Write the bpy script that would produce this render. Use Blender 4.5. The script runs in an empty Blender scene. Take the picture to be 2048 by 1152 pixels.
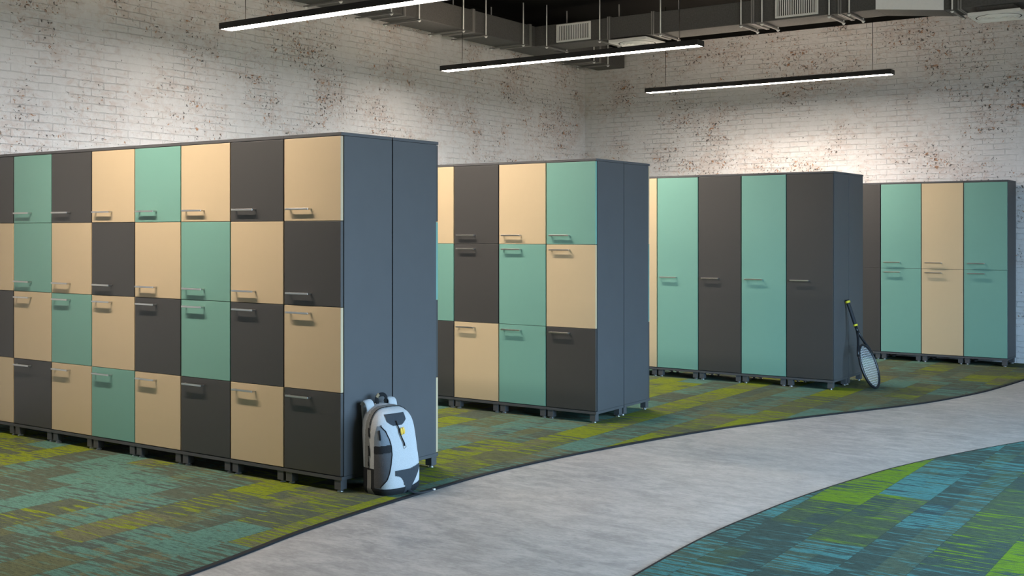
import bpy, bmesh, math, random
from mathutils import Vector, Matrix
PI = math.pi
C = bpy.context.scene.collection
scene = bpy.context.scene
random.seed(7)

# ------------------------------------------------------------------ camera
cd = bpy.data.cameras.new('camera'); cam = bpy.data.objects.new('camera', cd); C.objects.link(cam)
cd.sensor_width = 36.0; cd.lens = 40.27; cd.shift_x = 0.0; cd.shift_y = -0.05535
cd.clip_start = 0.05; cd.clip_end = 200
cam.location = (0, 0, 1.291)
cam.rotation_euler = (PI/2, 0, math.radians(34.5486))
scene.camera = cam

# ------------------------------------------------------------------ view, world, daylight
scene.view_settings.view_transform = 'Standard'
scene.view_settings.look = 'None'
scene.view_settings.gamma = 1.0
scene.view_settings.use_curve_mapping = False
scene.view_settings.exposure = 0.0
scene.cycles.use_denoising = True
scene.cycles.max_bounces = 8
scene.cycles.diffuse_bounces = 5
scene.cycles.sample_clamp_indirect = 8.0

SKY = (0.44, 0.71, 1.0); SKY_POWER = 20.5; GROUND = (0.24, 0.22, 0.19)
LAMP_POWER = 48.0; BEAM_POWER = 40.0; UP_POWER = 26.0; UP_COLOR = (1.0, 0.80, 0.62); LAMP_COLOR = (1.0, 0.875, 0.75)
world = bpy.data.worlds.new('daylight'); scene.world = world
world.use_nodes = True
bg = world.node_tree.nodes['Background']
bg.inputs[1].default_value = SKY_POWER
wnt = world.node_tree                       # overcast sky above the horizon, pale paving below it
wtc = wnt.nodes.new('ShaderNodeTexCoord'); wsp = wnt.nodes.new('ShaderNodeSeparateXYZ')
wrp = wnt.nodes.new('ShaderNodeValToRGB')
wnt.links.new(wtc.outputs['Generated'], wsp.inputs[0]); wnt.links.new(wsp.outputs[2], wrp.inputs[0])
wrp.color_ramp.elements[0].position = 0.0; wrp.color_ramp.elements[0].color = (*GROUND, 1)
wrp.color_ramp.elements[1].position = 0.03; wrp.color_ramp.elements[1].color = (*SKY, 1)
wnt.links.new(wrp.outputs[0], bg.inputs[0])

# room box
XL, XR, YB, YF, ZC = -7.213, 1.6, 12.052, -2.6, 3.66
ZB = 3.483                    # where the black band under the ceiling starts
WINS = [(3.2, 5.4), (5.7, 7.9)]
WZ0, WZ1 = 0.35, 3.05
for a, b in WINS:             # window portals: guide the light of the sky through the openings
    ld = bpy.data.lights.new('window_portal', 'AREA'); ld.shape = 'RECTANGLE'
    ld.size = b-a; ld.size_y = WZ1-WZ0; ld.cycles.is_portal = True
    lo = bpy.data.objects.new('window_portal', ld); C.objects.link(lo)
    lo.location = (XR+0.12, (a+b)/2, (WZ0+WZ1)/2); lo.rotation_euler = (PI/2, 0, PI/2)

# ------------------------------------------------------------------ material helpers
def new_mat(name):
    m = bpy.data.materials.new(name); m.use_nodes = True
    nt = m.node_tree; b = nt.nodes['Principled BSDF']
    return m, nt, b
def N(nt, t, **kw):
    n = nt.nodes.new(t)
    for k, v in kw.items():
        if hasattr(n, k): setattr(n, k, v)
    return n
def L(nt, a, b): nt.links.new(a, b)
def val(nt, op, a, b=None, c=None, clamp=False):
    n = nt.nodes.new('ShaderNodeMath'); n.operation = op; n.use_clamp = clamp
    for i, x in enumerate((a, b, c)):
        if x is None: continue
        if isinstance(x, (int, float)): n.inputs[i].default_value = x
        else: nt.links.new(x, n.inputs[i])
    return n.outputs[0]
def mixc(nt, f, a, b, mode='MIX'):
    n = nt.nodes.new('ShaderNodeMix'); n.data_type = 'RGBA'; n.blend_type = mode
    for i, x in ((0, f), (6, a), (7, b)):
        if isinstance(x, (int, float)): n.inputs[i].default_value = x
        elif isinstance(x, tuple): n.inputs[i].default_value = (*x[:3], 1)
        else: nt.links.new(x, n.inputs[i])
    return n.outputs[2]
def smooth(nt, x, lo, hi):
    n = nt.nodes.new('ShaderNodeMapRange'); n.interpolation_type = 'SMOOTHSTEP'
    n.inputs[1].default_value = lo; n.inputs[2].default_value = hi
    nt.links.new(x, n.inputs[0]); return n.outputs[0]
def noise(nt, vec, scale, detail=3, rough=0.5, dist=0.0):
    n = nt.nodes.new('ShaderNodeTexNoise'); n.inputs['Scale'].default_value = scale
    n.inputs['Detail'].default_value = detail; n.inputs['Roughness'].default_value = rough
    n.inputs['Distortion'].default_value = dist
    if vec is not None: nt.links.new(vec, n.inputs['Vector'])
    return n.outputs[0]
def pos(nt):
    g = nt.nodes.new('ShaderNodeNewGeometry'); return g.outputs['Position']
def sep(nt, v):
    s = nt.nodes.new('ShaderNodeSeparateXYZ'); nt.links.new(v, s.inputs[0]); return s.outputs
def comb(nt, x, y, z=0.0):
    n = nt.nodes.new('ShaderNodeCombineXYZ')
    for i, q in enumerate((x, y, z)):
        if isinstance(q, (int, float)): n.inputs[i].default_value = q
        else: nt.links.new(q, n.inputs[i])
    return n.outputs[0]
def bump(nt, b, h, strength, dist):
    n = nt.nodes.new('ShaderNodeBump'); n.inputs['Strength'].default_value = strength
    n.inputs['Distance'].default_value = dist
    nt.links.new(h, n.inputs['Height']); nt.links.new(n.outputs[0], b.inputs['Normal'])
def plain(name, col, rough=0.5, metal=0.0, var=0.06, scale=18.0, spec=0.5, bmp=0.0):
    m, nt, b = new_mat(name)
    tc = nt.nodes.new('ShaderNodeTexCoord')
    f = noise(nt, tc.outputs['Object'], scale, 4)
    dark = tuple(c*(1-var) for c in col); light = tuple(min(1, c*(1+var)) for c in col)
    L(nt, mixc(nt, f, dark, light), b.inputs['Base Color'])
    b.inputs['Roughness'].default_value = rough; b.inputs['Metallic'].default_value = metal
    b.inputs['Specular IOR Level'].default_value = spec
    if bmp: bump(nt, b, noise(nt, tc.outputs['Object'], scale*12, 2), bmp, 0.002)
    return m

# ------------------------------------------------------------------ materials
M = {}
M['beige'] = plain('beige laminate', (0.55, 0.425, 0.26), 0.46, var=0.02, spec=0.75)
M['green'] = plain('green laminate', (0.158, 0.345, 0.28), 0.46, var=0.02, spec=0.75)
M['charcoal'] = plain('charcoal laminate', (0.046, 0.043, 0.041), 0.46, var=0.04, spec=0.7)
M['carcass'] = plain('grey carcass board', (0.074, 0.074, 0.077), 0.5, var=0.08, scale=9)
M['steel'] = plain('brushed steel', (0.62, 0.60, 0.57), 0.3, 1.0)
M['glide'] = plain('glide metal', (0.75, 0.76, 0.78), 0.3, 1.0)
M['black'] = plain('black paint', (0.012, 0.011, 0.010), 0.55)
M['ceiling'] = plain('matt black ceiling', (0.010, 0.0095, 0.009), 0.95, spec=0.1)
M['lampblack'] = plain('black lamp metal', (0.022, 0.020, 0.018), 0.45)
M['duct'] = plain('dark duct insulation', (0.095, 0.093, 0.089), 0.7, var=0.45, scale=70, bmp=0.5)
M['flange'] = plain('duct flange metal', (0.26, 0.255, 0.245), 0.45, 0.1)
M['galv'] = plain('bright sheet metal', (0.90, 0.90, 0.89), 0.45, 0.0, var=0.05, scale=40)
M['rod'] = plain('threaded rod zinc', (0.88, 0.88, 0.86), 0.4, 0.0)
M['strut'] = plain('grey strut', (0.20, 0.198, 0.19), 0.5, 0.0)
M['whitepaint'] = plain('white diffuser paint', (0.88, 0.88, 0.85), 0.45, var=0.03)
M['plaster'] = plain('white plaster', (0.82, 0.80, 0.78), 0.9, var=0.02)
M['edge'] = plain('black edging strip', (0.016, 0.016, 0.017), 0.75, spec=0.2)

def lamp_mat(name, col, power):
    m, nt, b = new_mat(name)
    b.inputs['Base Color'].default_value = (0.8, 0.8, 0.8, 1)
    b.inputs['Emission Color'].default_value = (*col, 1)
    b.inputs['Emission Strength'].default_value = power
    return m
M['lit'] = lamp_mat('lit lamp diffuser', LAMP_COLOR, LAMP_POWER)
M['uplit'] = lamp_mat('added uplight', UP_COLOR, UP_POWER)

def brick_mat():
    m, nt, b = new_mat('white painted brick')
    P = pos(nt); s = sep(nt, P)
    u = val(nt, 'ADD', s[0], s[1])
    vec = comb(nt, u, s[2], 0.0)
    w = nt.nodes.new('ShaderNodeTexNoise'); w.inputs['Scale'].default_value = 6.0; w.inputs['Detail'].default_value = 3
    L(nt, vec, w.inputs['Vector'])
    vm = nt.nodes.new('ShaderNodeVectorMath'); vm.operation = 'MULTIPLY_ADD'
    vm.inputs[1].default_value = (0.016, 0.016, 0); L(nt, w.outputs['Color'], vm.inputs[0]); L(nt, vec, vm.inputs[2])
    br = nt.nodes.new('ShaderNodeTexBrick')
    L(nt, vm.outputs[0], br.inputs['Vector'])
    br.inputs['Scale'].default_value = 1.0
    br.inputs['Brick Width'].default_value = 0.21; br.inputs['Row Height'].default_value = 0.0555
    br.inputs['Mortar Size'].default_value = 0.0042; br.inputs['Mortar Smooth'].default_value = 0.6
    br.inputs['Color1'].default_value = (0, 0, 0, 1); br.inputs['Color2'].default_value = (1, 1, 1, 1)
    br.inputs['Mortar'].default_value = (0.5, 0.5, 0.5, 1)
    mort = br.outputs['Fac']
    big = noise(nt, vec, 0.55, 3, 0.55)
    mid = noise(nt, vec, 2.2, 3, 0.6)
    fine = noise(nt, vec, 25.0, 5, 0.65, 0.6)
    fine2 = noise(nt, vec, 38.0, 4, 0.62, 0.4)
    lump = noise(nt, vec, 11.0, 4, 0.6)
    fine3 = noise(nt, vec, 40.0, 4, 0.65, 0.8)
    rough_ = noise(nt, comb(nt, val(nt, 'MULTIPLY', u, 14.0), val(nt, 'MULTIPLY', s[2], 22.0), 0.0), 1.0, 4, 0.6, 0.7)
    # clusters where paint has flaked: patches and single bricks
    clus = val(nt, 'ADD', val(nt, 'MULTIPLY', big, 0.5), val(nt, 'MULTIPLY', mid, 0.5))
    clus = smooth(nt, clus, 0.34, 0.60)
    br_sel = smooth(nt, br.outputs['Color'], 0.45, 0.9)
    amt = val(nt, 'MULTIPLY', clus, val(nt, 'ADD', val(nt, 'MULTIPLY', br_sel, 0.45), 0.65))
    thr = val(nt, 'SUBTRACT', 0.733, val(nt, 'MULTIPLY', amt, 0.145))
    d = val(nt, 'SUBTRACT', fine, thr)
    flake = smooth(nt, d, -0.02, 0.03)
    thr2 = val(nt, 'SUBTRACT', 0.70, val(nt, 'MULTIPLY', amt, 0.125))
    pit = smooth(nt, val(nt, 'SUBTRACT', fine2, thr2), -0.01, 0.03)
    thr3 = val(nt, 'SUBTRACT', 0.68, val(nt, 'MULTIPLY', amt, 0.12))
    speck = smooth(nt, val(nt, 'SUBTRACT', fine3, thr3), -0.02, 0.03)
    paint = mixc(nt, lump, (0.70, 0.675, 0.66), (0.86, 0.845, 0.84))
    pinkmask = val(nt, 'MULTIPLY', smooth(nt, val(nt, 'ADD', val(nt, 'MULTIPLY', mid, 0.6), val(nt, 'MULTIPLY', rough_, 0.7)), 0.60, 0.80), 0.38)
    paint = mixc(nt, pinkmask, paint, (0.56, 0.43, 0.37))
    mshow = val(nt, 'MULTIPLY', mort, smooth(nt, noise(nt, vec, 3.3, 3, 0.6), 0.42, 0.62))
    paint = mixc(nt, val(nt, 'MULTIPLY', mshow, 0.26), paint, (0.36, 0.36, 0.37))
    rust = mixc(nt, fine2, (0.34, 0.13, 0.05), (0.74, 0.36, 0.16))
    col = mixc(nt, val(nt, 'MULTIPLY', speck, 0.28), paint, (0.50, 0.30, 0.20))
    col = mixc(nt, val(nt, 'MULTIPLY', flake, 0.85), col, rust)
    col = mixc(nt, val(nt, 'MULTIPLY', pit, 0.85), col, (0.06, 0.052, 0.045))
    L(nt, col, b.inputs['Base Color'])
    b.inputs['Roughness'].default_value = 0.8; b.inputs['Specular IOR Level'].default_value = 0.25
    h = val(nt, 'SUBTRACT', val(nt, 'ADD', val(nt, 'MULTIPLY', lump, 0.7), val(nt, 'MULTIPLY', rough_, 0.7)), val(nt, 'ADD', val(nt, 'MULTIPLY', mort, 0.16), val(nt, 'MULTIPLY', mshow, 0.45)))
    h = val(nt, 'SUBTRACT', h, val(nt, 'MULTIPLY', flake, 0.35))
    h = val(nt, 'SUBTRACT', h, val(nt, 'MULTIPLY', pit, 0.5))
    h = val(nt, 'ADD', h, val(nt, 'MULTIPLY', br.outputs['Color'], 0.22))
    bump(nt, b, h, 0.9, 0.010)
    return m
M['brick'] = brick_mat()

def carpet_mat(name, bases, teal, lime, share, dark, seed):
    """plank carpet: planks laid along Y, each broken into blocks, the yarn colours showing as streaks across the plank"""
    m, nt, b = new_mat(name)
    P = pos(nt); s = sep(nt, P)
    w = 0.2455
    ix = val(nt, 'FLOOR', val(nt, 'DIVIDE', val(nt, 'ADD', s[0], 1.22+10*w), w))
    wn = nt.nodes.new('ShaderNodeTexWhiteNoise'); wn.noise_dimensions = '1D'; L(nt, val(nt, 'ADD', ix, seed), wn.inputs['W'])
    yo = val(nt, 'ADD', s[1], val(nt, 'MULTIPLY', wn.outputs[0], 3.0))
    def cell(size, off, sub=0):
        iy = val(nt, 'FLOOR', val(nt, 'DIVIDE', yo, size))
        q = nt.nodes.new('ShaderNodeTexWhiteNoise'); q.noise_dimensions = '3D'
        i2 = ix if not sub else val(nt, 'FLOOR', val(nt, 'DIVIDE', val(nt, 'ADD', s[0], 1.22+10*w), w/sub))
        L(nt, comb(nt, i2, iy, off+seed), q.inputs['Vector']); return q.outputs[0]
    c1 = cell(1.0, 1.7); c2 = cell(0.5, 5.3); c3 = cell(0.25, 9.1); c4 = cell(0.5, 3.3, 2)
    ramp = nt.nodes.new('ShaderNodeValToRGB'); ramp.color_ramp.interpolation = 'CONSTANT'
    e = ramp.color_ramp.elements
    e[0].position = 0; e[0].color = (*bases[0], 1); e[1].position = 0.26; e[1].color = (*bases[1], 1)
    for p_, c_ in ((0.48, bases[2]), (0.68, bases[3]), (0.86, bases[4])):
        q = e.new(p_); q.color = (*c_, 1)
    L(nt, val(nt, 'ADD', val(nt, 'MULTIPLY', c2, 0.7), val(nt, 'MULTIPLY', c4, 0.3)), ramp.inputs[0])
    isl = smooth(nt, c1, share-.06, share-.055)
    accent = mixc(nt, isl, teal, lime)
    def streak(fx, fy, z, det, r=0.55):
        return noise(nt, comb(nt, val(nt, 'MULTIPLY', s[0], fx), val(nt, 'MULTIPLY', s[1], fy), z), 1.0, det, r)
    lines = streak(3.0, 44.0, val(nt, 'MULTIPLY', ix, 17.3), 1, 0.4)
    dash = streak(9.0, 75.0, val(nt, 'MULTIPLY', ix, 11.7), 2)
    fine = streak(30.0, 150.0, 3.0, 3, 0.6)
    grow = noise(nt, comb(nt, val(nt, 'MULTIPLY', ix, 7.7), yo, seed), 1.6, 1, 0.4)
    t = val(nt, 'ADD', val(nt, 'MULTIPLY', lines, 0.46), val(nt, 'ADD', val(nt, 'MULTIPLY', dash, 0.34), val(nt, 'MULTIPLY', fine, 0.20)))
    dens = val(nt, 'ADD', val(nt, 'MULTIPLY', c2, 0.17), val(nt, 'ADD', val(nt, 'MULTIPLY', c3, 0.08), val(nt, 'MULTIPLY', grow, 0.22)))
    amask = smooth(nt, val(nt, 'ADD', t, val(nt, 'SUBTRACT', dens, 0.738)), -0.02, 0.02)
    col = mixc(nt, val(nt, 'MULTIPLY', amask, 1.0), ramp.outputs[0], accent)
    # faint accent lines everywhere, then dark yarn showing through
    ghost = smooth(nt, val(nt, 'ADD', val(nt, 'MULTIPLY', lines, 0.5), val(nt, 'MULTIPLY', dash, 0.5)), 0.53, 0.60)
    col = mixc(nt, val(nt, 'MULTIPLY', ghost, 0.38), col, accent)
    dk = smooth(nt, val(nt, 'ADD', val(nt, 'MULTIPLY', fine, 0.6), val(nt, 'MULTIPLY', streak(11.0, 95.0, 8.0, 2), 0.4)), 0.47, 0.60)
    col = mixc(nt, val(nt, 'MULTIPLY', dk, 0.55), col, dark)
    seam = smooth(nt, val(nt, 'ABSOLUTE', val(nt, 'SUBTRACT', val(nt, 'FRACT', val(nt, 'DIVIDE', val(nt, 'ADD', s[0], 1.22+10*w), w)), 0.5)), 0.488, 0.497)
    col = mixc(nt, val(nt, 'MULTIPLY', seam, 0.35), col, dark)
    pile = noise(nt, comb(nt, val(nt, 'MULTIPLY', s[0], 330.0), val(nt, 'MULTIPLY', s[1], 330.0), 0.0), 1.0, 2, 0.6)
    col = mixc(nt, 0.5, col, mixc(nt, smooth(nt, pile, 0.3, 0.7), (0.35, 0.35, 0.35), (1.65, 1.65, 1.65)), 'MULTIPLY')
    L(nt, col, b.inputs['Base Color'])
    b.inputs['Roughness'].default_value = 0.95; b.inputs['Specular IOR Level'].default_value = 0.12
    bump(nt, b, pile, 0.5, 0.003)
    return m
M['carpet'] = carpet_mat('olive plank carpet', [(0.105, 0.112, 0.056), (0.080, 0.092, 0.062), (0.120, 0.120, 0.067), (0.069, 0.085, 0.069), (0.092, 0.099, 0.055)],
                         (0.089, 0.185, 0.144), (0.175, 0.212, 0.010), 0.60, (0.033, 0.038, 0.028), 0.0)
M['carpet_daylit'] = carpet_mat('daylight-tinted plank carpet', [(0.065, 0.099, 0.060), (0.050, 0.081, 0.067), (0.074, 0.106, 0.072), (0.043, 0.075, 0.075), (0.057, 0.087, 0.059)],
                         (0.072, 0.212, 0.203), (0.140, 0.243, 0.014), 0.60, (0.020, 0.033, 0.030), 4.0)  # same carpet again, with cool daylight put into its yarn colours

def concrete_mat():
    m, nt, b = new_mat('polished concrete')
    P = pos(nt); s = sep(nt, P)
    st = comb(nt, val(nt, 'MULTIPLY', s[0], 3.0), val(nt, 'MULTIPLY', s[1], 7.0), 0.0)
    n1 = noise(nt, st, 1.6, 7, 0.66, 0.5); n2 = noise(nt, P, 1.1, 4, 0.5); n3 = noise(nt, st, 8.0, 5, 0.7, 0.3); n4 = noise(nt, P, 60.0, 3, 0.6)
    col = mixc(nt, smooth(nt, n1, 0.33, 0.68), (0.254, 0.244, 0.234), (0.422, 0.403, 0.379))
    col = mixc(nt, val(nt, 'MULTIPLY', smooth(nt, n2, 0.40, 0.72), 0.6), col, (0.372, 0.339, 0.304))
    col = mixc(nt, val(nt, 'MULTIPLY', smooth(nt, n3, 0.50, 0.68), 0.45), col, (0.464, 0.443, 0.421))
    col = mixc(nt, val(nt, 'MULTIPLY', smooth(nt, n3, 0.50, 0.34), 0.40), col, (0.203, 0.193, 0.181))
    col = mixc(nt, val(nt, 'MULTIPLY', smooth(nt, n4, 0.52, 0.72), 0.18), col, (0.176, 0.169, 0.162))
    L(nt, col, b.inputs['Base Color'])
    rr = val(nt, 'ADD', val(nt, 'MULTIPLY', n1, 0.18), 0.42); L(nt, rr, b.inputs['Roughness'])
    b.inputs['Specular IOR Level'].default_value = 0.4
    bump(nt, b, n3, 0.12, 0.002)
    return m
M['concrete'] = concrete_mat()

# ------------------------------------------------------------------ mesh helpers
def add_box(bm, x0, x1, y0, y1, z0, z1, bev=0.0, seg=2, mi=0):
    r = bmesh.ops.create_cube(bm, size=1.0)
    vs = r['verts']
    for v in vs:
        v.co = Vector((x0+(v.co.x+.5)*(x1-x0), y0+(v.co.y+.5)*(y1-y0), z0+(v.co.z+.5)*(z1-z0)))
    es = list({e for v in vs for e in v.link_edges}); fs = list({f for v in vs for f in v.link_faces})
    for f in fs: f.material_index = mi
    if bev > 0:
        bmesh.ops.bevel(bm, geom=vs+es, offset=bev, segments=seg, profile=0.5, affect='EDGES', clamp_overlap=True)
def add_tube(bm, pts, rad, seg=10, cap=True, flat=None, closed=False):
    """sweep a round (or flat oval) section along points; rad is a number or one per point"""
    pts = [Vector(p) for p in pts]; n = len(pts)
    rads = rad if isinstance(rad, (list, tuple)) else [rad]*n
    rings = []; up = None
    for i, p in enumerate(pts):
        if closed: t = (pts[(i+1) % n]-pts[i-1]).normalized()
        else: t = (pts[min(i+1, n-1)]-pts[max(i-1, 0)]).normalized()
        if up is None:
            up = Vector((0, 0, 1)) if abs(t.z) < 0.9 else Vector((1, 0, 0))
            if flat is not None and flat[2] is not None: up = Vector(flat[2])
        up = (up - t*up.dot(t)).normalized(); sd = t.cross(up)
        ring = []
        for k in range(seg):
            a = 2*PI*k/seg
            fx, fy = (flat[0], flat[1]) if flat is not None else (1, 1)
            ring.append(bm.verts.new(p + sd*math.cos(a)*rads[i]*fx + up*math.sin(a)*rads[i]*fy))
        rings.append(ring)
    m = n if closed else n-1
    for i in range(m):
        A, B = rings[i], rings[(i+1) % n]
        for k in range(seg):
            f = bm.faces.new((A[k], A[(k+1) % seg], B[(k+1) % seg], B[k])); f.smooth = True
    if cap and not closed:
        bm.faces.new(rings[0][::-1]); bm.faces.new(rings[-1])
def add_cyl(bm, p0, p1, r, seg=14): add_tube(bm, [p0, p1], r, seg)
def add_prism(bm, poly, z0, z1):
    a = [bm.verts.new((x, y, z0)) for x, y in poly]; b = [bm.verts.new((x, y, z1)) for x, y in poly]
    n = len(poly)
    bm.faces.new(a[::-1]); bm.faces.new(b)
    for i in range(n): bm.faces.new((a[i], a[(i+1) % n], b[(i+1) % n], b[i]))
def mesh_of(name, bm, mats):
    bmesh.ops.recalc_face_normals(bm, faces=bm.faces)
    me = bpy.data.meshes.new(name); bm.to_mesh(me); bm.free()
    for q in (mats if isinstance(mats, (list, tuple)) else [mats]): me.materials.append(q)
    return me
def obj(name, me, parent=None, loc=(0, 0, 0), label=None):
    o = bpy.data.objects.new(name, me); C.objects.link(o); o.location = loc
    if parent is not None: o.parent = parent
    if label: o['label'] = label
    return o
def build(name, fn, mats, parent=None, loc=(0, 0, 0), label=None):
    bm = bmesh.new(); fn(bm)
    return obj(name, mesh_of(name, bm, mats), parent, loc, label)
def tag(o, label, cat, group=None):
    o['label'] = label; o['category'] = cat
    if group: o['group'] = group
    return o
def thing(name, label, cat, loc=(0, 0, 0), rz=0.0, group=None):
    o = bpy.data.objects.new(name, None); C.objects.link(o); o.location = loc; o.rotation_euler = (0, 0, rz)
    o.empty_display_size = 0.1
    return tag(o, label, cat, group)
def struct(name, fn, mats):
    o = build(name, fn, mats); o['kind'] = 'structure'; return o

# ------------------------------------------------------------------ the room
FZ = -0.008
struct('floor', lambda bm: add_box(bm, XL-.2, XR+.2, YF-.2, YB+.2, FZ-.15, FZ), M['concrete'])
struct('ceiling', lambda bm: add_box(bm, XL-.2, XR+.2, YF-.2, YB+.2, ZC, ZC+.12), M['ceiling'])
struct('wall_left', lambda bm: add_box(bm, XL-.2, XL, YF-.2, YB+.2, FZ, ZC), M['brick'])
struct('wall_back', lambda bm: add_box(bm, XL, XR+.2, YB, YB+.2, FZ, ZC), M['brick'])
struct('wall_front', lambda bm: add_box(bm, XL, XR+.2, YF-.2, YF, FZ, ZC), M['plaster'])
def wr(bm):
    add_box(bm, XR, XR+.25, YF, YB, FZ, WZ0); add_box(bm, XR, XR+.25, YF, YB, WZ1, ZC)
    ys = [YF] + [y for w in WINS for y in w] + [YB]
    for i in range(0, len(ys), 2): add_box(bm, XR, XR+.25, ys[i], ys[i+1], WZ0, WZ1)
struct('wall_right', wr, M['plaster'])
for i, (a, b_) in enumerate(WINS):
    def wf(bm, a=a, b_=b_):
        for y0, y1, z0, z1 in ((a, a+.06, WZ0, WZ1), (b_-.06, b_, WZ0, WZ1), (a+.06, b_-.06, WZ0, WZ0+.06), (a+.06, b_-.06, WZ1-.06, WZ1), ((a+b_)/2-.025, (a+b_)/2+.025, WZ0+.06, WZ1-.06)):
            add_box(bm, XR+.02, XR+.08, y0, y1, z0, z1)
    struct('window_%d' % (i+1), wf, M['black'])
# black paint band between the brick and the ceiling
struct('trim_1', lambda bm: add_box(bm, XL, XR, YB-.012, YB, ZB, ZC), M['ceiling'])
struct('trim_2', lambda bm: add_box(bm, XL, XL+.012, YF, YB-.012, ZB, ZC), M['ceiling'])

# ------------------------------------------------------------------ carpets beside the curved concrete path
def spline(pts, n=6):
    out = []
    P = [Vector((*p, 0)) for p in pts]; P = [2*P[0]-P[1]] + P + [2*P[-1]-P[-2]]
    for i in range(1, len(P)-2):
        for k in range(n):
            t = k/n; a, b, c, d = P[i-1:i+3]
            q = 0.5*((2*b)+(c-a)*t+(2*a-5*b+4*c-d)*t*t+(3*b-a-3*c+d)*t**3); out.append((q.x, q.y))
    out.append((P[-2].x, P[-2].y)); return out
up_pts = [(-2.45, YF+.05), (-2.80, -1.2), (-3.10, 0.2), (-3.30, 1.5), (-3.42, 2.6), (-3.475, 3.1), (-3.54, 3.55), (-3.57, 4.05), (-3.578, 4.55), (-3.565, 5.0), (-3.50, 5.48), (-3.39, 6.01), (-3.20, 6.74), (-3.0, 7.32), (-2.78, 7.84), (-2.59, 8.26), (-2.44, 8.6), (-2.31, 8.95), (-2.19, 9.38), (-2.085, 9.88), (-1.985, 10.71), (-1.93, 11.4), (-1.90, YB)]
lo_pts = [(-1.55, YF+.05), (-1.75, -0.5), (-1.90, 1.2), (-1.98, 2.4), (-2.045, 3.4), (-2.074, 4.0), (-2.082, 4.31), (-2.077, 4.63), (-2.055, 4.92), (-2.027, 5.24), (-1.98, 5.59), (-1.911, 5.98), (-1.82, 6.4), (-1.65, 6.95), (-1.403, 7.6), (-1.08, 8.3), (-0.62, 9.1), (-0.05, 9.9), (0.65, 10.7), (1.55, 11.42)]
up = spline(up_pts); lo = spline(lo_pts)
def offset(line, d):
    out = []
    for i in range(len(line)):
        a = Vector(line[max(i-1, 0)]); b = Vector(line[min(i+1, len(line)-1)]); t = (b-a).normalized()
        out.append((line[i][0]-t.y*d, line[i][1]+t.x*d))
    out[0] = (out[0][0], line[0][1]); out[-1] = (out[-1][0], line[-1][1])
    return out
def strip(bm, A, B, z0, z1):
    n = len(A)
    va = [[bm.verts.new((*p, z)) for p in Q] for z in (z0, z1) for Q in (A, B)]
    a0, b0, a1, b1 = va
    for i in range(n-1):
        bm.faces.new((a1[i], a1[i+1], b1[i+1], b1[i])); bm.faces.new((a0[i], b0[i], b0[i+1], a0[i+1]))
        bm.faces.new((a0[i], a0[i+1], a1[i+1], a1[i])); bm.faces.new((b0[i+1], b0[i], b1[i], b1[i+1]))
    bm.faces.new((a0[0], a1[0], b1[0], b0[0])); bm.faces.new((a0[-1], b0[-1], b1[-1], a1[-1]))
inn = offset(up, 0.026)
ca = build('carpet', lambda bm: strip(bm, [(XL+.002, y) for _, y in inn], inn, FZ, 0.0), M['carpet'])
tag(ca, 'green and teal plank carpet under the lockers, left of the concrete path', 'carpet')
build('edge_strip', lambda bm: strip(bm, inn, up, FZ, 0.0), M['edge'], ca, label='black edging strip')
inn2 = offset(lo, -0.011)
cb = build('carpet', lambda bm: strip(bm, inn2, [(XR-.002, y) for _, y in inn2], FZ, 0.0), M['carpet_daylit'])
tag(cb, 'daylight-tinted plank carpet in the right foreground, beyond the concrete path', 'carpet')
build('edge_strip', lambda bm: strip(bm, lo, inn2, FZ, 0.0), M['edge'], cb, label='thin black edging strip')

# ------------------------------------------------------------------ lockers
T, W, D = 1.7813, 0.4, 0.382
UW = 0.3992                                  # unit width, a hair under the pitch
ZD = 0.081; ZTOP = 1.7635
TIERS = {4: [ZD, 0.492, 0.9156, 1.3426, ZTOP], 3: [ZD, 0.6347, 1.2012, ZTOP], 2: [ZD, 0.9202, ZTOP], 1: [ZD, ZTOP]}
HAND = {4: 'ttbb', 3: 'ttb', 2: 'tb', 1: 'm'}   # handle near top / bottom / middle of each door, from the floor up
g0 = (W-UW)/2
def bm_mesh(name, fn, mats):
    bm = bmesh.new(); fn(bm); return mesh_of(name, bm, mats)
me_carc = bm_mesh('carcass', lambda bm: add_box(bm, g0, g0+UW, .0205, D, .0790, ZTOP+.0005, .0008, 1), M['carcass'])
me_top = bm_mesh('top_panel', lambda bm: add_box(bm, g0, g0+UW, 0, D, ZTOP+.0015, T, .0012, 2), M['carcass'])
me_base = bm_mesh('base_panel', lambda bm: add_box(bm, g0, g0+UW, .002, D, .060, .0780, .0012, 2), M['carcass'])
me_leg = bm_mesh('leg', lambda bm: add_box(bm, -.022, .022, -.022, .022, .012, .060, .002, 2), M['carcass'])
def glide(bm):
    add_cyl(bm, (0, 0, 0), (0, 0, .005), .017); add_cyl(bm, (0, 0, .005), (0, 0, .0125), .011)
me_glide = bm_mesh('foot_glide', glide, M['glide'])
def handle(bm):
    # square bar on two posts, standing 26 mm off the door; origin on the door face at the bar's middle
    add_box(bm, -.08, .08, -.030, -.020, -.005, .005, .0012, 2)
    for s in (-1, 1):
        add_box(bm, s*.0735-.005, s*.0735+.005, -.0225, -.0004, -.0040, .0040, .001, 1)
me_handle = bm_mesh('handle', handle, M['steel'])
doors = {}
def door_mesh(h, col):
    k = (round(h, 4), col)
    if k not in doors:
        doors[k] = bm_mesh('door', lambda bm: add_box(bm, .0043, W-.0043, 0, .018, 0, h, .0012, 2), M[col])
    return doors[k]
CN = {'B': 'beige', 'G': 'green', 'D': 'charcoal'}
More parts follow.
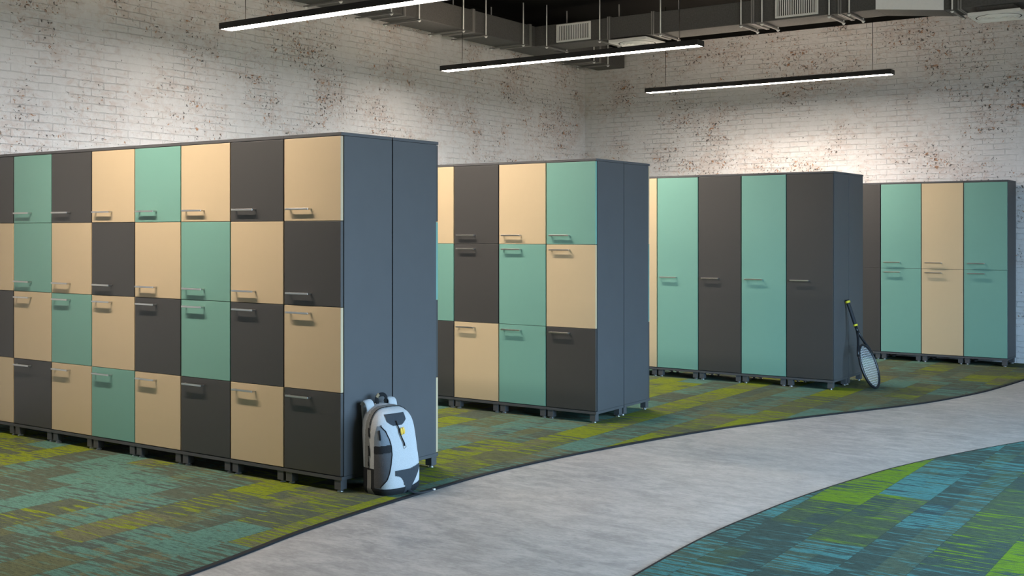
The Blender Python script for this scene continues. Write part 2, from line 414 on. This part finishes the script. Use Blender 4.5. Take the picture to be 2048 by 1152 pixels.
def locker(X, Y, rz, cols, label, group):
    """cols: door colours from the top down; X, Y: the unit's left front corner as seen facing its doors"""
    t = thing('locker', label, 'locker', (X, Y, 0), rz, group)
    obj('carcass', me_carc, t); obj('top_panel', me_top, t); obj('base_panel', me_base, t)
    n = len(cols); z = TIERS[n]
    for i in range(n):
        c = CN[cols[n-1-i]]
        a, b = z[i]+.0014, z[i+1]-.0014
        d = obj('door', door_mesh(b-a, c), t, (0, 0, a), label='%s door' % c)
        k = HAND[n][i]
        hz = (b-a)-.035 if k == 't' else .060 if k == 'b' else .885-a
        obj('handle', me_handle, d, (.118, 0, hz), label='steel bar handle')
    for x in (.031, W-.031):
        for y in (.028, D-.028):
            lg = obj('leg', me_leg, t, (x, y, 0)); obj('foot_glide', me_glide, lg, label='round metal foot')
    return t
ROWX = [-3.893, -3.893, -3.124, -2.291]; ROWY = [4.172, 6.649, 9.140, 11.626]
ROWS = [['DBDB', 'GGBD', 'DBGB', 'BDBG', 'GBDB', 'BGGD', 'DBDB', 'BDBD'],
        ['BDGB', 'BGD', 'DDB', 'BGG', 'GBD'],
        ['D', 'B', 'G', 'D', 'G', 'D'],
        ['DD', 'GG', 'BB', 'GG']]
ROWS[1] = ROWS[1][1:]; ROWS[2] = ROWS[2][1:]
GR = ['four-door lockers of the nearest row', 'three-door lockers of the second row', 'full-height lockers of the third row', 'two-door lockers against the back wall']
LB = [['four-door locker, doors charcoal, beige, charcoal, beige downward, cut by the left picture edge',
       'four-door locker of the nearest row, doors green, green, beige, charcoal downward',
       'four-door locker of the nearest row, doors charcoal, beige, green, beige downward',
       'four-door locker of the nearest row, doors beige, charcoal, beige, green downward',
       'four-door locker of the nearest row, doors green, beige, charcoal, beige downward',
       'four-door locker of the nearest row, doors beige, green, green, charcoal downward',
       'four-door locker, doors charcoal, beige, charcoal, beige downward, second from the backpack end',
       'four-door end locker beside the backpack, doors beige, charcoal, beige, charcoal downward'],
      ['three-door locker, doors beige, green, charcoal downward, half hidden behind the nearest row',
       'three-door locker of the second row, doors charcoal, charcoal, beige downward',
       'three-door locker of the second row, doors beige, green, green downward',
       'three-door end locker of the second row, doors green, beige, charcoal downward'],
      ['full-height beige-door locker, only a sliver showing behind the second row',
       'full-height green-door locker at the left of the third row, beside the beige sliver',
       'full-height charcoal-door locker between the two full-height green-door ones',
       'full-height green-door locker between two full-height charcoal-door ones',
       'full-height charcoal-door end locker with the tennis racket leaning on its side'],
      ['two-door all-charcoal locker against the brick wall, partly hidden behind the third row',
       'two-door all-green locker against the brick wall, between the charcoal and beige ones',
       'two-door all-beige locker against the brick wall, between two green ones',
       'two-door all-green end locker at far right against the brick wall']]
for r in range(4):
    n = len(ROWS[r])
    for k in range(n):
        locker(ROWX[r]-W*(n-k), ROWY[r], 0, ROWS[r][k], LB[r][k], GR[r])
BACK = ['DGDB', 'BGD', 'D']
BL = ['locker backing the nearest row, its blue-grey side panel right of the backpack',
      'locker backing the second row, its side panel at the row\'s far right',
      'locker backing the third row, its narrow side panel behind the tennis racket']
for r in range(3):
    locker(ROWX[r], ROWY[r]+.772, PI, BACK[r], BL[r], 'lockers standing back to back behind the rows')

# ------------------------------------------------------------------ pendant lamps
ZL = 2.765; LLEN = 2.59; LW = 0.12; LH = 0.046
def housing(bm):
    add_box(bm, 0, LLEN, 0, LW, LH-.012, LH, .002, 2)
    add_box(bm, 0, LLEN, 0, .006, 0, LH-.012, .001, 1); add_box(bm, 0, LLEN, LW-.006, LW, 0, LH-.012, .001, 1)
    add_box(bm, 0, .006, .006, LW-.006, 0, LH-.012); add_box(bm, LLEN-.006, LLEN, .006, LW-.006, 0, LH-.012)
me_hous = bm_mesh('housing', housing, M['lampblack'])
me_diff = bm_mesh('light_strip', lambda bm: add_box(bm, .0065, LLEN-.0065, .0065, LW-.0065, .003, .012), M['lit'])
me_upl = bm_mesh('added_uplight', lambda bm: add_box(bm, .03, LLEN-.03, .036, LW-.02, LH+.0003, LH+.0015), M['uplit'])  # unseen glow added on the lamp tops to lift upper walls and ducts
LAMPS = [(-6.50, 3.19, 'black linear pendant lamp above the aisle before the nearest lockers'),
         (-6.50, 5.67, 'black linear pendant lamp largest in view, running out of the top edge'),
         (-6.515, 8.29, 'black linear pendant lamp hanging in front of the ducts, middle of the three'),
         (-5.745, 10.83, 'black linear pendant lamp nearest the back wall, above the green doors')]
for x, y, lab in LAMPS:
    t = thing('pendant_lamp', lab, 'lamp', (x, y, ZL), 0, 'linear pendant lamps over the aisles')
    obj('housing', me_hous, t); obj('light_strip', me_diff, t, label='glowing white light strip'); obj('added_uplight', me_upl, t, label='unseen warm strip added to brighten the upper walls')
    ld = bpy.data.lights.new('lamp_beam', 'AREA'); ld.shape = 'RECTANGLE'; ld.size = 1.3; ld.size_y = 0.09
    ld.energy = BEAM_POWER; ld.color = LAMP_COLOR; ld.spread = math.radians(146)
    lo_ = bpy.data.objects.new('lamp_beam', ld); C.objects.link(lo_); lo_.parent = t; lo_.location = (LLEN/2, LW/2, -.002)
    for wx in (.215, LLEN-.19):
        top = ZC-ZL
        if -7.03 < x+wx < -6.65: top = 3.236-ZL
        build('suspension_wire', lambda bm: add_tube(bm, [(wx, LW/2, LH-.001), (wx, LW/2, top)], .0028, 6), M['ceiling'], t)

# ------------------------------------------------------------------ ducts
DZ0, DZ1 = 3.240, 3.452
AX0, AX1 = -7.022, -6.655
BY0, BY1 = 10.10, 10.46
def flange_x(bm, y, x0, x1):      # ring of angle iron round the duct running along Y
    for a, b in ((y-.016, y-.003), (y+.003, y+.016)):
        add_box(bm, x0-.010, x0, a, b, DZ0-.010, DZ1+.010); add_box(bm, x1, x1+.010, a, b, DZ0-.010, DZ1+.010)
        add_box(bm, x0, x1, a, b, DZ0-.010, DZ0); add_box(bm, x0, x1, a, b, DZ1, DZ1+.010)
def flange_y(bm, x, y0, y1):
    for a, b in ((x-.016, x-.003), (x+.003, x+.016)):
        add_box(bm, a, b, y0-.010, y0, DZ0-.010, DZ1+.010); add_box(bm, a, b, y1, y1+.010, DZ0-.010, DZ1+.010)
        add_box(bm, a, b, y0, y1, DZ0-.010, DZ0); add_box(bm, a, b, y0, y1, DZ1, DZ1+.010)
dA = thing('air_duct', 'dark grey rectangular air duct running along the left brick wall', 'duct', (AX0, 0, DZ0))
build('duct_body', lambda bm: add_box(bm, AX0, AX1, 3.2, YB-.014, DZ0, DZ1, .004, 1), M['duct'], dA, (-AX0, 0, -DZ0))
for y in (6.55, 7.95, 9.0, 10.0, 11.45):
    build('joint_flange', lambda bm: flange_x(bm, y, AX0, AX1), M['flange'], dA, (-AX0, 0, -DZ0), label='metal joint flange')
dB = thing('air_duct', 'dark grey rectangular air duct crossing in front of the back wall', 'duct', (AX1, BY0, DZ0))
BX = [-3.075, -2.59]; JOG = 0.365
def duct_front(bm):
    add_box(bm, AX1+.001, BX[0], BY0, BY1, DZ0, DZ1, .004, 1)
def duct_right(bm):
    add_box(bm, BX[1], 1.55, BY0+JOG, BY1+JOG, DZ0, DZ1, .004, 1)
def duct_jog(bm):
    poly = [(BX[0], BY0-.003), (BX[1], BY0+JOG-.003), (BX[1], BY1+JOG), (BX[0], BY1)]
    add_prism(bm, poly, DZ0, DZ1)
    for f in bm.faces: f.material_index = 0
build('duct_body', duct_front, M['duct'], dB, (-AX1, -BY0, -DZ0))
build('duct_body', duct_right, M['duct'], dB, (-AX1, -BY0, -DZ0))
def jog_face(bm):
    a = Vector((BX[0], BY0-.003, 0)); b = Vector((BX[1], BY0+JOG-.003, 0)); n = Vector((b.y-a.y, -(b.x-a.x), 0)).normalized()*.004
    add_prism(bm, [(a.x, a.y), (b.x, b.y), (b.x+n.x, b.y+n.y), (a.x+n.x, a.y+n.y)], DZ0, DZ1)
ob = build('offset_piece', duct_jog, M['duct'], dB, (-AX1, -BY0, -DZ0))
build('face_sheet', jog_face, M['galv'], ob, label='bright white sheet metal face')
for x in (-5.765, -5.265, -4.22, -3.395):
    build('joint_flange', lambda bm: flange_y(bm, x, BY0, BY1), M['flange'], dB, (-AX1, -BY0, -DZ0), label='metal joint flange')
build('joint_flange', lambda bm: flange_y(bm, -2.455, BY0+JOG, BY1+JOG), M['flange'], dB, (-AX1, -BY0, -DZ0), label='metal joint flange')

# trapeze hangers: a strut under the duct on two threaded rods
def hanger(p0, p1, label, group):
    p0 = Vector(p0); p1 = Vector(p1); zz = DZ0-.011
    t = thing('duct_hanger', label, 'hanger', ((p0.x+p1.x)/2, (p0.y+p1.y)/2, DZ0), 0, group)
    off = (-(p0.x+p1.x)/2, -(p0.y+p1.y)/2, -DZ0)
    d = (p1-p0).normalized(); s = Vector((-d.y, d.x, 0))*.011
    e0, e1 = p0-d*.016, p1+d*.016
    build('strut', lambda bm: add_prism(bm, [(e0.x+s.x, e0.y+s.y), (e0.x-s.x, e0.y-s.y), (e1.x-s.x, e1.y-s.y), (e1.x+s.x, e1.y+s.y)], zz-.012, zz), M['strut'], t, off)
    for p in (p0, p1):
        rd = build('rod', lambda bm: add_cyl(bm, (p.x, p.y, zz-.026), (p.x, p.y, ZC), .0066, 8), M['rod'], t, off, label='bright threaded rod')
        def nut(bm):
            add_cyl(bm, (p.x, p.y, zz-.022), (p.x, p.y, zz-.0135), .0125, 6); add_cyl(bm, (p.x, p.y, zz-.0145), (p.x, p.y, zz-.0122), .017, 14)
        build('nut', nut, M['rod'], rd)
for y in (5.9, 7.10, 7.75, 8.14, 8.81, 9.18, 9.84, 11.28, 11.60):
    near = {7.75: 'second', 8.14: 'third', 8.81: 'fourth', 9.18: 'fifth', 9.84: 'sixth'}
    lab = {5.9: 'trapeze hanger with two rods on the left-wall duct, nearest the viewer',
           7.10: 'trapeze hanger on the left-wall duct above the largest lamp\'s black side',
           7.75: 'trapeze hanger on the left-wall duct just below the largest lamp',
           8.14: 'trapeze hanger on the left-wall duct right of the largest lamp\'s middle',
           8.81: 'trapeze hanger on the left-wall duct above the middle lamp\'s left end',
           9.18: 'trapeze hanger on the left-wall duct just after its middle joint flange',
           9.84: 'trapeze hanger on the left-wall duct next to where the ducts meet',
           11.28: 'trapeze hanger near the far end of the left-wall duct, below the middle lamp',
           11.60: 'trapeze hanger on the left-wall duct nearest the room corner'}[y]
    hanger((AX0-.020, y, 0), (AX1+.022, y, 0), lab, 'trapeze hangers of the left-wall duct')
for x, lab in ((-6.50, 'trapeze hanger of the crossing duct just left of the smaller vent grille'),
               (-5.86, 'trapeze hanger of the crossing duct just right of the smaller vent grille'),
               (-5.172, 'trapeze hanger of the crossing duct right of the half-hidden diffuser'),
               (-4.33, 'left of the two trapeze hangers beside the larger vent grille\'s left edge'),
               (-4.122, 'trapeze hanger next to the larger vent grille\'s left edge'),
               (-3.486, 'trapeze hanger next to the larger vent grille\'s right edge'),
               (-3.304, 'trapeze hanger just left of the bright sheet metal duct face')):
    hanger((x, BY0-.020, 0), (x, BY1+.020, 0), lab, 'trapeze hangers of the crossing duct')
hanger((-2.513, BY0+JOG-.020, 0), (-2.513, BY1+JOG+.020, 0), 'trapeze hanger just left of the big white ceiling diffuser at top right', 'trapeze hangers of the crossing duct')

# vent grilles on the duct front
def grille(x0, x1, z0, z1, label):
    t = thing('vent_grille', label, 'vent', ((x0+x1)/2, BY0, z0), 0, 'white vent grilles on the duct')
    w = (x1-x0)/2; h = z1-z0; f = .017
    def fr(bm):
        for a in ((-w, w, 0, f), (-w, w, h-f, h), (-w, -w+f, f, h-f), (w-f, w, f, h-f)):
            add_box(bm, a[0], a[1], -.018, -.001, a[2], a[3], .002, 1)
    build('frame', fr, M['whitepaint'], t)
    build('backing', lambda bm: add_box(bm, -w+f, w-f, -.004, -.0012, f, h-f), M['black'], t, label='dark opening')
    n = 18
    def sl(bm):
        for k in range(n):
            x = -w+f+(k+.5)*(2*w-2*f)/n
            add_box(bm, x-.0048, x+.0048, -.015, -.005, f-.001, h-f+.001, .001, 1)
    build('louvre', sl, M['whitepaint'], t)
grille(-6.384, -5.972, 3.256, 3.441, 'white slatted vent grille, the smaller-looking one near the duct corner')
grille(-3.996, -3.590, 3.256, 3.441, 'white slatted vent grille cut by the top edge, between hanger rods')

# square swirl diffusers under the duct
def diffuser(xc, yc, z0, label):
    t = thing('air_diffuser', label, 'diffuser', (xc, yc, z0), 0, 'square white ceiling diffusers')
    s = .212
    def plate(bm):
        add_box(bm, -s, s, -s, s, .004, .030, .003, 2)
        for a in ((-s, s, -s, -s+.014), (-s, s, s-.014, s), (-s, -s+.014, -s+.014, s-.014), (s-.014, s, -s+.014, s-.014)):
            add_box(bm, a[0], a[1], a[2], a[3], 0, .0045, .001, 1)
    build('plate', plate, M['whitepaint'], t)
    for r in (.165, .13, .095, .06):
        def ring(bm):
            pts = [(r*math.cos(2*PI*k/48), r*math.sin(2*PI*k/48), .003) for k in range(48)]
            add_tube(bm, pts, .011, 8, closed=True, flat=(1, .55, (0, 0, 1)))
        build('ring', ring, M['whitepaint'], t)
    build('hub', lambda bm: add_tube(bm, [(0, 0, -.006), (0, 0, 0), (0, 0, .005)], [.02, .032, .036], 24), M['whitepaint'], t)
    def gap(bm):
        pts = [(.183*math.cos(2*PI*k/48), .183*math.sin(2*PI*k/48), .0042) for k in range(48)]
        add_tube(bm, pts, .006, 6, closed=True, flat=(1, .3, (0, 0, 1)))
    build('air_slot', gap, M['black'], t, label='dark round slot')
    build('collar', lambda bm: add_box(bm, -.15, .15, -.15, .15, .030, DZ0-z0-.0005), M['duct'], t, label='dark duct collar')
diffuser(-5.545, 10.29, 3.192, 'white square diffuser half hidden above the middle pendant lamp')
diffuser(-2.175, 10.66, 3.160, 'white square diffuser with round rings at the top right corner')
# ------------------------------------------------------------------ backpack
def fabric(name, col, rough=0.9, scale=240.0):
    m, nt, b = new_mat(name)
    tc = nt.nodes.new('ShaderNodeTexCoord')
    f = noise(nt, tc.outputs['Object'], scale, 3); g = noise(nt, tc.outputs['Object'], 14.0, 3)
    c = mixc(nt, f, tuple(x*.82 for x in col), tuple(min(1, x*1.15) for x in col))
    L(nt, c, b.inputs['Base Color'])
    b.inputs['Roughness'].default_value = rough; b.inputs['Specular IOR Level'].default_value = 0.25
    h = val(nt, 'ADD', val(nt, 'MULTIPLY', f, .35), g)
    bump(nt, b, h, 0.5, 0.006)
    return m
F = dict(light=fabric('pale grey nylon', (0.50, 0.505, 0.51)), mid=fabric('mid grey webbing', (0.23, 0.225, 0.215)),
         dark=fabric('dark grey nylon', (0.022, 0.023, 0.025)), slate=fabric('slate grey nylon', (0.048, 0.054, 0.062)),
         pocket=fabric('grey pocket nylon', (0.085, 0.085, 0.09)), mesh=fabric('blue-grey mesh', (0.20, 0.23, 0.26)),
         black=fabric('black webbing', (0.014, 0.014, 0.015)), yellow=plain('yellow rubber', (0.80, 0.50, 0.06), 0.45),
         tan=fabric('tan webbing', (0.30, 0.22, 0.13)))
PSI = math.radians(-10)
bp = thing('backpack', 'pale grey backpack with dark base standing against the end of the nearest locker row', 'backpack', (-3.856, 4.382, 0), PSI)
BH, BA, ZT = 0.425, 0.126, 0.275
def ga(z):      # half width profile
    k = 1.0
    if z < .035: k = .90+.10*math.sin(PI/2*z/.035)
    if z > ZT:
        t = min(1, (z-ZT)/(BH-ZT)); k = max(0.0, 1-t**2.8)**(1/2.5)
    return BA*k
def gd(z):      # depth profile
    d = .205+.012*math.sin(PI*min(1, z/.2)) - .055*max(0, (z-.18)/(BH-.18))**1.3
    if z < .03: d *= .93+.07*math.sin(PI/2*z/.03)
    if z > ZT:
        t = min(1, (z-ZT)/(BH-ZT)); d *= max(0.0, 1-t**6)**(1/2.6)
    return d
def sp(th, z, off=0.0):
    a = ga(z)+off; d = gd(z); b_ = d/2+off
    c, s = math.cos(th), math.sin(th); n = 2/3.6
    q = d/2 + b_*math.copysign(abs(s)**n, s); p = a*math.copysign(abs(c)**n, c)
    q0 = .010*max(0, 1-z/.3)         # bottom stands slightly off the wall
    return Vector((q+q0+.012, p, z if off == 0 else z*(1+off/BH)))
NT, NZ = 168, 110
def zs(n): # denser towards the top
    return [BH*math.sin(PI/2*k/n)**1.0 for k in range(n+1)]
def body(bm):
    zz = zs(60); rings = []
    for z in zz[:-1]:
        rings.append([bm.verts.new(sp(2*PI*k/80, z)) for k in range(80)])
    for A, B in zip(rings, rings[1:]):
        for k in range(80):
            f = bm.faces.new((A[k], A[(k+1) % 80], B[(k+1) % 80], B[k])); f.smooth = True
    bm.faces.new(rings[0][::-1]); f = bm.faces.new(rings[-1]); f.smooth = True
build('body', body, F['light'], bp)
def patch(name, cond, off, m, label=None, th0=0.0, th1=2*PI, z0=0.0, z1=BH*.9985, nt=NT*2, nz=NZ*2):
    """a piece of cloth laid on the bag: the part of its skin where cond(p, q, e, z) holds"""
    def fn(bm):
        verts = {}
        def V(i, j):
            if (i, j) not in verts: verts[(i, j)] = bm.verts.new(sp(th0+(th1-th0)*i/nt, zz[j], off))
            return verts[(i, j)]
        sa = math.asin(min(1, z0/BH)); sb = math.asin(min(1, z1/BH))
        zz = [BH*math.sin(sa+(sb-sa)*j/nz) for j in range(nz+1)]
        for j in range(nz):
            z = (zz[j]+zz[j+1])/2; a = ga(z)
            for i in range(nt):
                v = sp(th0+(th1-th0)*(i+.5)/nt, z); p, q = v.y, v.x-.012
                if cond(p, q, q+p+a, z):
                    f = bm.faces.new((V(i, j), V(i+1, j), V(i+1, j+1), V(i, j+1))); f.smooth = True
    o = build(name, fn, m, bp, label=label)
    return o
def lerp(tab, x):
    for (a, va), (b, vb) in zip(tab, tab[1:]):
        if a <= x <= b: return va+(vb-va)*(x-a)/(b-a)
    return tab[0][1] if x < tab[0][0] else tab[-1][1]
PIPE = [(.045, .185), (.08, .232), (.11, .247), (.15, .257), (.197, .262), (.235, .257), (.27, .243), (.31, .215), (.335, .178)]
def zipd(z): return .060+.010*(z/BH)
patch('base', lambda p, q, e, z: z < (.034 if q > .12 or abs(p) < .06 else .034) or (z < .128 and e < .140 and p < 0) or (z < .06 and p > 0 and q > .1 and z < .034+.25*max(0, p-.03)), .0016, F['dark'], 'dark grey reinforced base')
patch('zip_band', lambda p, q, e, z: z > .125 and zipd(z) < q < zipd(z)+.028, .0016, F['mid'], 'mid grey zip band', th0=0, th1=2*PI)
patch('zip', lambda p, q, e, z: z > .10 and zipd(z)+.028 < q < zipd(z)+.035, .0034, F['black'], 'black zip')
patch('side_pocket', lambda p, q, e, z: p < .02 and q > .02 and .038 < z < .236 and .136 < e < lerp(PIPE, z), .0022, F['pocket'], 'dark grey side pocket', th0=PI*.5, th1=PI*1.02)
patch('pocket_mesh', lambda p, q, e, z: p < .02 and q > .02 and .236 <= z < .335 and .136+.25*max(0, z-.28) < e < lerp(PIPE, z), .0016, F['mesh'], 'blue-grey mesh panel', th0=PI*.5, th1=PI*1.02)
patch('pocket_hem', lambda p, q, e, z: p < .02 and q > .02 and .206+.06*(e-.2) < z < .242+.06*(e-.2) and .136 < e < lerp(PIPE, z), .0034, F['dark'], 'black pocket hem', th0=PI*.5, th1=PI*1.02)
patch('pocket_strap', lambda p, q, e, z: p < 0 and z < .118 and .086-.2*max(0, .04-z) < e < .112+.5*max(0, .04-z), .0034, F['mid'], 'grey side strap', th0=PI*.5, th1=PI*1.3)
patch('front_panel', lambda p, q, e, z: q > .10 and .332 < z < .388 and abs(p+.012) < .058*min(1, ((z-.326)/.030)**.5) , .0022, F['slate'], 'dark logo panel', th0=PI*.15, th1=PI*.85)
def tee(p, q, e, z):
    if q < .12: return False
    top = .122+.22*max(0, p-.03)
    if not -.062 < p < .100 or z > top: return False
    if p < 0: return z > .095*math.sqrt(max(0, 1-((p+.064)/.064)**2.6))
    if p > .038: return z > .03+(p-.038)*1.5
    return True
patch('front_patch', tee, .0024, F['slate'], 'slate T-shaped patch', th0=PI*.12, th1=PI*.88)
def front_pt(p, z, off):
    best = min((sp(PI*.05+PI*.9*k/360, z, off) for k in range(361)), key=lambda v: abs(v.y-p)); return best
def pipe_line():
    pts = []
    for k in range(41):
        z = .040+.300*k/40; e = lerp(PIPE, z)
        best = min((sp(PI*.4+PI*.62*i/400, z, .003) for i in range(401)), key=lambda v: abs((v.x-.012)+v.y+ga(z)-e)); pts.append(best)
    return pts
build('piping', lambda bm: add_tube(bm, pipe_line(), .0022, 6), F['black'], bp, label='black piping')
build('cord', lambda bm: add_tube(bm, [front_pt(p, z, .006) for p, z in ((-.020, .352), (-.016, .33), (-.010, .312), (-.007, .29), (.0, .265), (.006, .243), (.010, .230))], [.0028, .003, .003, .0028, .003, .0032, .004], 7), F['black'], bp, label='black zip cord')
bd = front_pt(.010, .300, .006)
def badge(bm):
    for s in (-1, 1):
        r = bmesh.ops.create_uvsphere(bm, u_segments=20, v_segments=12, radius=1.0)
        for v in r['verts']:
            y, z = v.co.y*.0085+s*.0072, v.co.z*.0185
            v.co = Vector((v.co.x*.005, y*.94+z*.22*-1, z+.22*y))
        for f in {f for v in r['verts'] for f in v.link_faces}: f.smooth = True
build('badge', badge, F['yellow'], bp, loc=bd, label='yellow oval badge')
build('ring', lambda bm: add_tube(bm, [front_pt(.012, .225, .004)+Vector((0, .008*math.cos(2*PI*k/20), .008*math.sin(2*PI*k/20))) for k in range(20)], .0014, 6, closed=True), M['steel'], bp, label='small metal ring')
# shoulder straps loop out over the top of the back
def ribbon(bm, pts, w, th, wide):
    pts = [Vector(p) for p in pts]
    add_tube(bm, pts, 1.0, 12, True, flat=(w/2, th/2, wide))
for s, nm in ((-1, 'left'), (1, 'right')):
    def st(bm):
        prof = [(.056, s*.070, .375), (.052, s*.072, .408), (.042, s*.074, .434), (.026, s*.075, .444), (.010, s*.074, .436), (.000, s*.070, .408), (-.001, s*.064, .35), (.002, s*.058, .24), (.005, s*.055, .12)]
        pts = spline3(prof); n = len(pts)
        add_tube(bm, pts, [1.0 if k < n*.55 else .72 for k in range(n)], 12, True, flat=(.027, .0065, (1, 0, 0)))
    def spline3(P, n=5):
        P = [Vector(p) for p in P]; P = [2*P[0]-P[1]]+P+[2*P[-1]-P[-2]]; out = []
        for i in range(1, len(P)-2):
            for k in range(n):
                t = k/n; a, b, c, d = P[i-1:i+3]
                out.append(0.5*((2*b)+(c-a)*t+(2*a-5*b+4*c-d)*t*t+(3*b-a-3*c+d)*t**3))
        out.append(P[-2]); return out
    build('shoulder_strap', st, F['light'], bp, label='pale padded shoulder strap')
def loop(bm):
    pts = spline3([(.040, -.012, .405), (.034, -.016, .435), (.028, -.012, .458), (.026, .010, .466), (.026, .034, .464), (.030, .046, .446), (.036, .044, .408)], 6)
    add_tube(bm, pts, 1.0, 10, True, flat=(.010, .003, (1, 0, 0)))
build('grab_loop', loop, F['black'], bp, label='black webbing grab handle')
build('loop_sleeve', lambda bm: add_tube(bm, spline3([(.0285, -.0135, .452), (.0265, -.006, .462), (.026, .002, .4655)], 5), 1.0, 10, True, flat=(.0112, .0042, (1, 0, 0))), F['tan'], bp, label='tan sleeve on the handle')
def belt(bm):
    pts = spline3([(.205, .035, .018), (.240, .030, .010), (.268, .036, .0055), (.285, .062, .0045), (.283, .100, .0045), (.285, .138, .006)], 6)
    add_tube(bm, pts, 1.0, 10, True, flat=(.010, .0022, (0, 0, 1)))
build('hip_strap', belt, F['slate'], bp, label='dark hip strap lying on the carpet')
build('strap_tip', lambda bm: add_box(bm, .278, .292, .134, .148, .0035, .012, .002, 2), M['glide'], bp, label='shiny strap tip')
for p0, z0 in ((-.10, .30),):
    build('pull_tab', lambda bm: add_tube(bm, [sp(PI*.80, z, .004) for z in (.315, .30, .285, .268)], [.004, .005, .005, .004], 8), F['black'], bp, label='black pull tab')

# ------------------------------------------------------------------ tennis racket
RT = Vector((-3.107, 9.425, 0.722)); RB = Vector((-2.862, 9.416, 0.009))
ax = (RB-RT).normalized(); RL = (RB-RT).length
wv = Vector((0, 1, 0)); wv = (wv-ax*wv.dot(ax)).normalized(); nv = ax.cross(wv)
if nv.x < 0: nv = -nv
aw = math.radians(13); wv, nv = wv*math.cos(aw)+nv*math.sin(aw), nv*math.cos(aw)-wv*math.sin(aw)
rk = thing('tennis_racket', 'black tennis racket with yellow grip rings leaning on the third row\'s end', 'racket', (RB.x, RB.y, 0))
def R(s, w=0.0, n=0.0): return RT + ax*s + wv*w + nv*n - Vector((RB.x, RB.y, 0))
M['rblack'] = plain('racket black', (0.014, 0.015, 0.018), 0.32)
M['rgrip'] = plain('racket grip', (0.018, 0.019, 0.024), 0.7, bmp=.3, scale=40)
M['ryellow'] = plain('racket yellow', (0.80, 0.66, 0.03), 0.5)
M['string'] = plain('white strings', (0.78, 0.80, 0.80), 0.5)
build('grip', lambda bm: add_tube(bm, [R(0), R(.006), R(.02), R(.03), R(.20), R(.215)], [.017, .0205, .0205, .0175, .0165, .0165], 12, flat=(1, .86, tuple(nv))), M['rgrip'], rk)
build('butt_ring', lambda bm: add_tube(bm, [R(.010), R(.013), R(.026), R(.029)], [.020, .0225, .0215, .019], 14, flat=(1, .9, tuple(nv))), M['ryellow'], rk, label='yellow ring at the butt')
build('grip_ring', lambda bm: add_tube(bm, [R(.212), R(.214), R(.226), R(.228)], [.018, .0195, .0195, .018], 14, flat=(1, .9, tuple(nv))), M['ryellow'], rk, label='yellow ring closing the grip')
HC, HA, HBW = .571, .179, .114       # head centre along the shaft, half length, half width
build('shaft', lambda bm: add_tube(bm, [R(.226), R(.26), R(.285)], [.0155, .0150, .0145], 12, flat=(1, .8, tuple(nv))), M['rblack'], rk)
for s in (-1, 1):
    build('throat', lambda bm: add_tube(bm, [R(.27, s*.006), R(.30, s*.013), R(.34, s*.031), R(.385, s*.058), R(.43, s*.088), R(.47, s*.108)], [.0105]*6, 10, flat=(1, 1.05, tuple(nv))), M['rblack'], rk)
def head(bm):
    pts = [R(HC-HA*math.cos(2*PI*k/64), HBW*math.sin(2*PI*k/64)) for k in range(64)]
    add_tube(bm, pts, .0115, 10, closed=True)
build('head_frame', head, M['rblack'], rk)
def strings(bm):
    for k in range(-8, 9):
        w = k*.0135; h = HA*math.sqrt(max(0, 1-(w/HBW)**2))-.006
        if h > .02: add_tube(bm, [R(HC-h, w, .0005), R(HC+h, w, .0005)], .0013, 5)
    for k in range(-9, 10):
        s = k*.0185; h = HBW*math.sqrt(max(0, 1-(s/HA)**2))-.006
        if h > .02: add_tube(bm, [R(HC+s, -h, -.0005), R(HC+s, h, -.0005)], .0015, 5)
build('string_bed', strings, M['string'], rk, label='white strings')
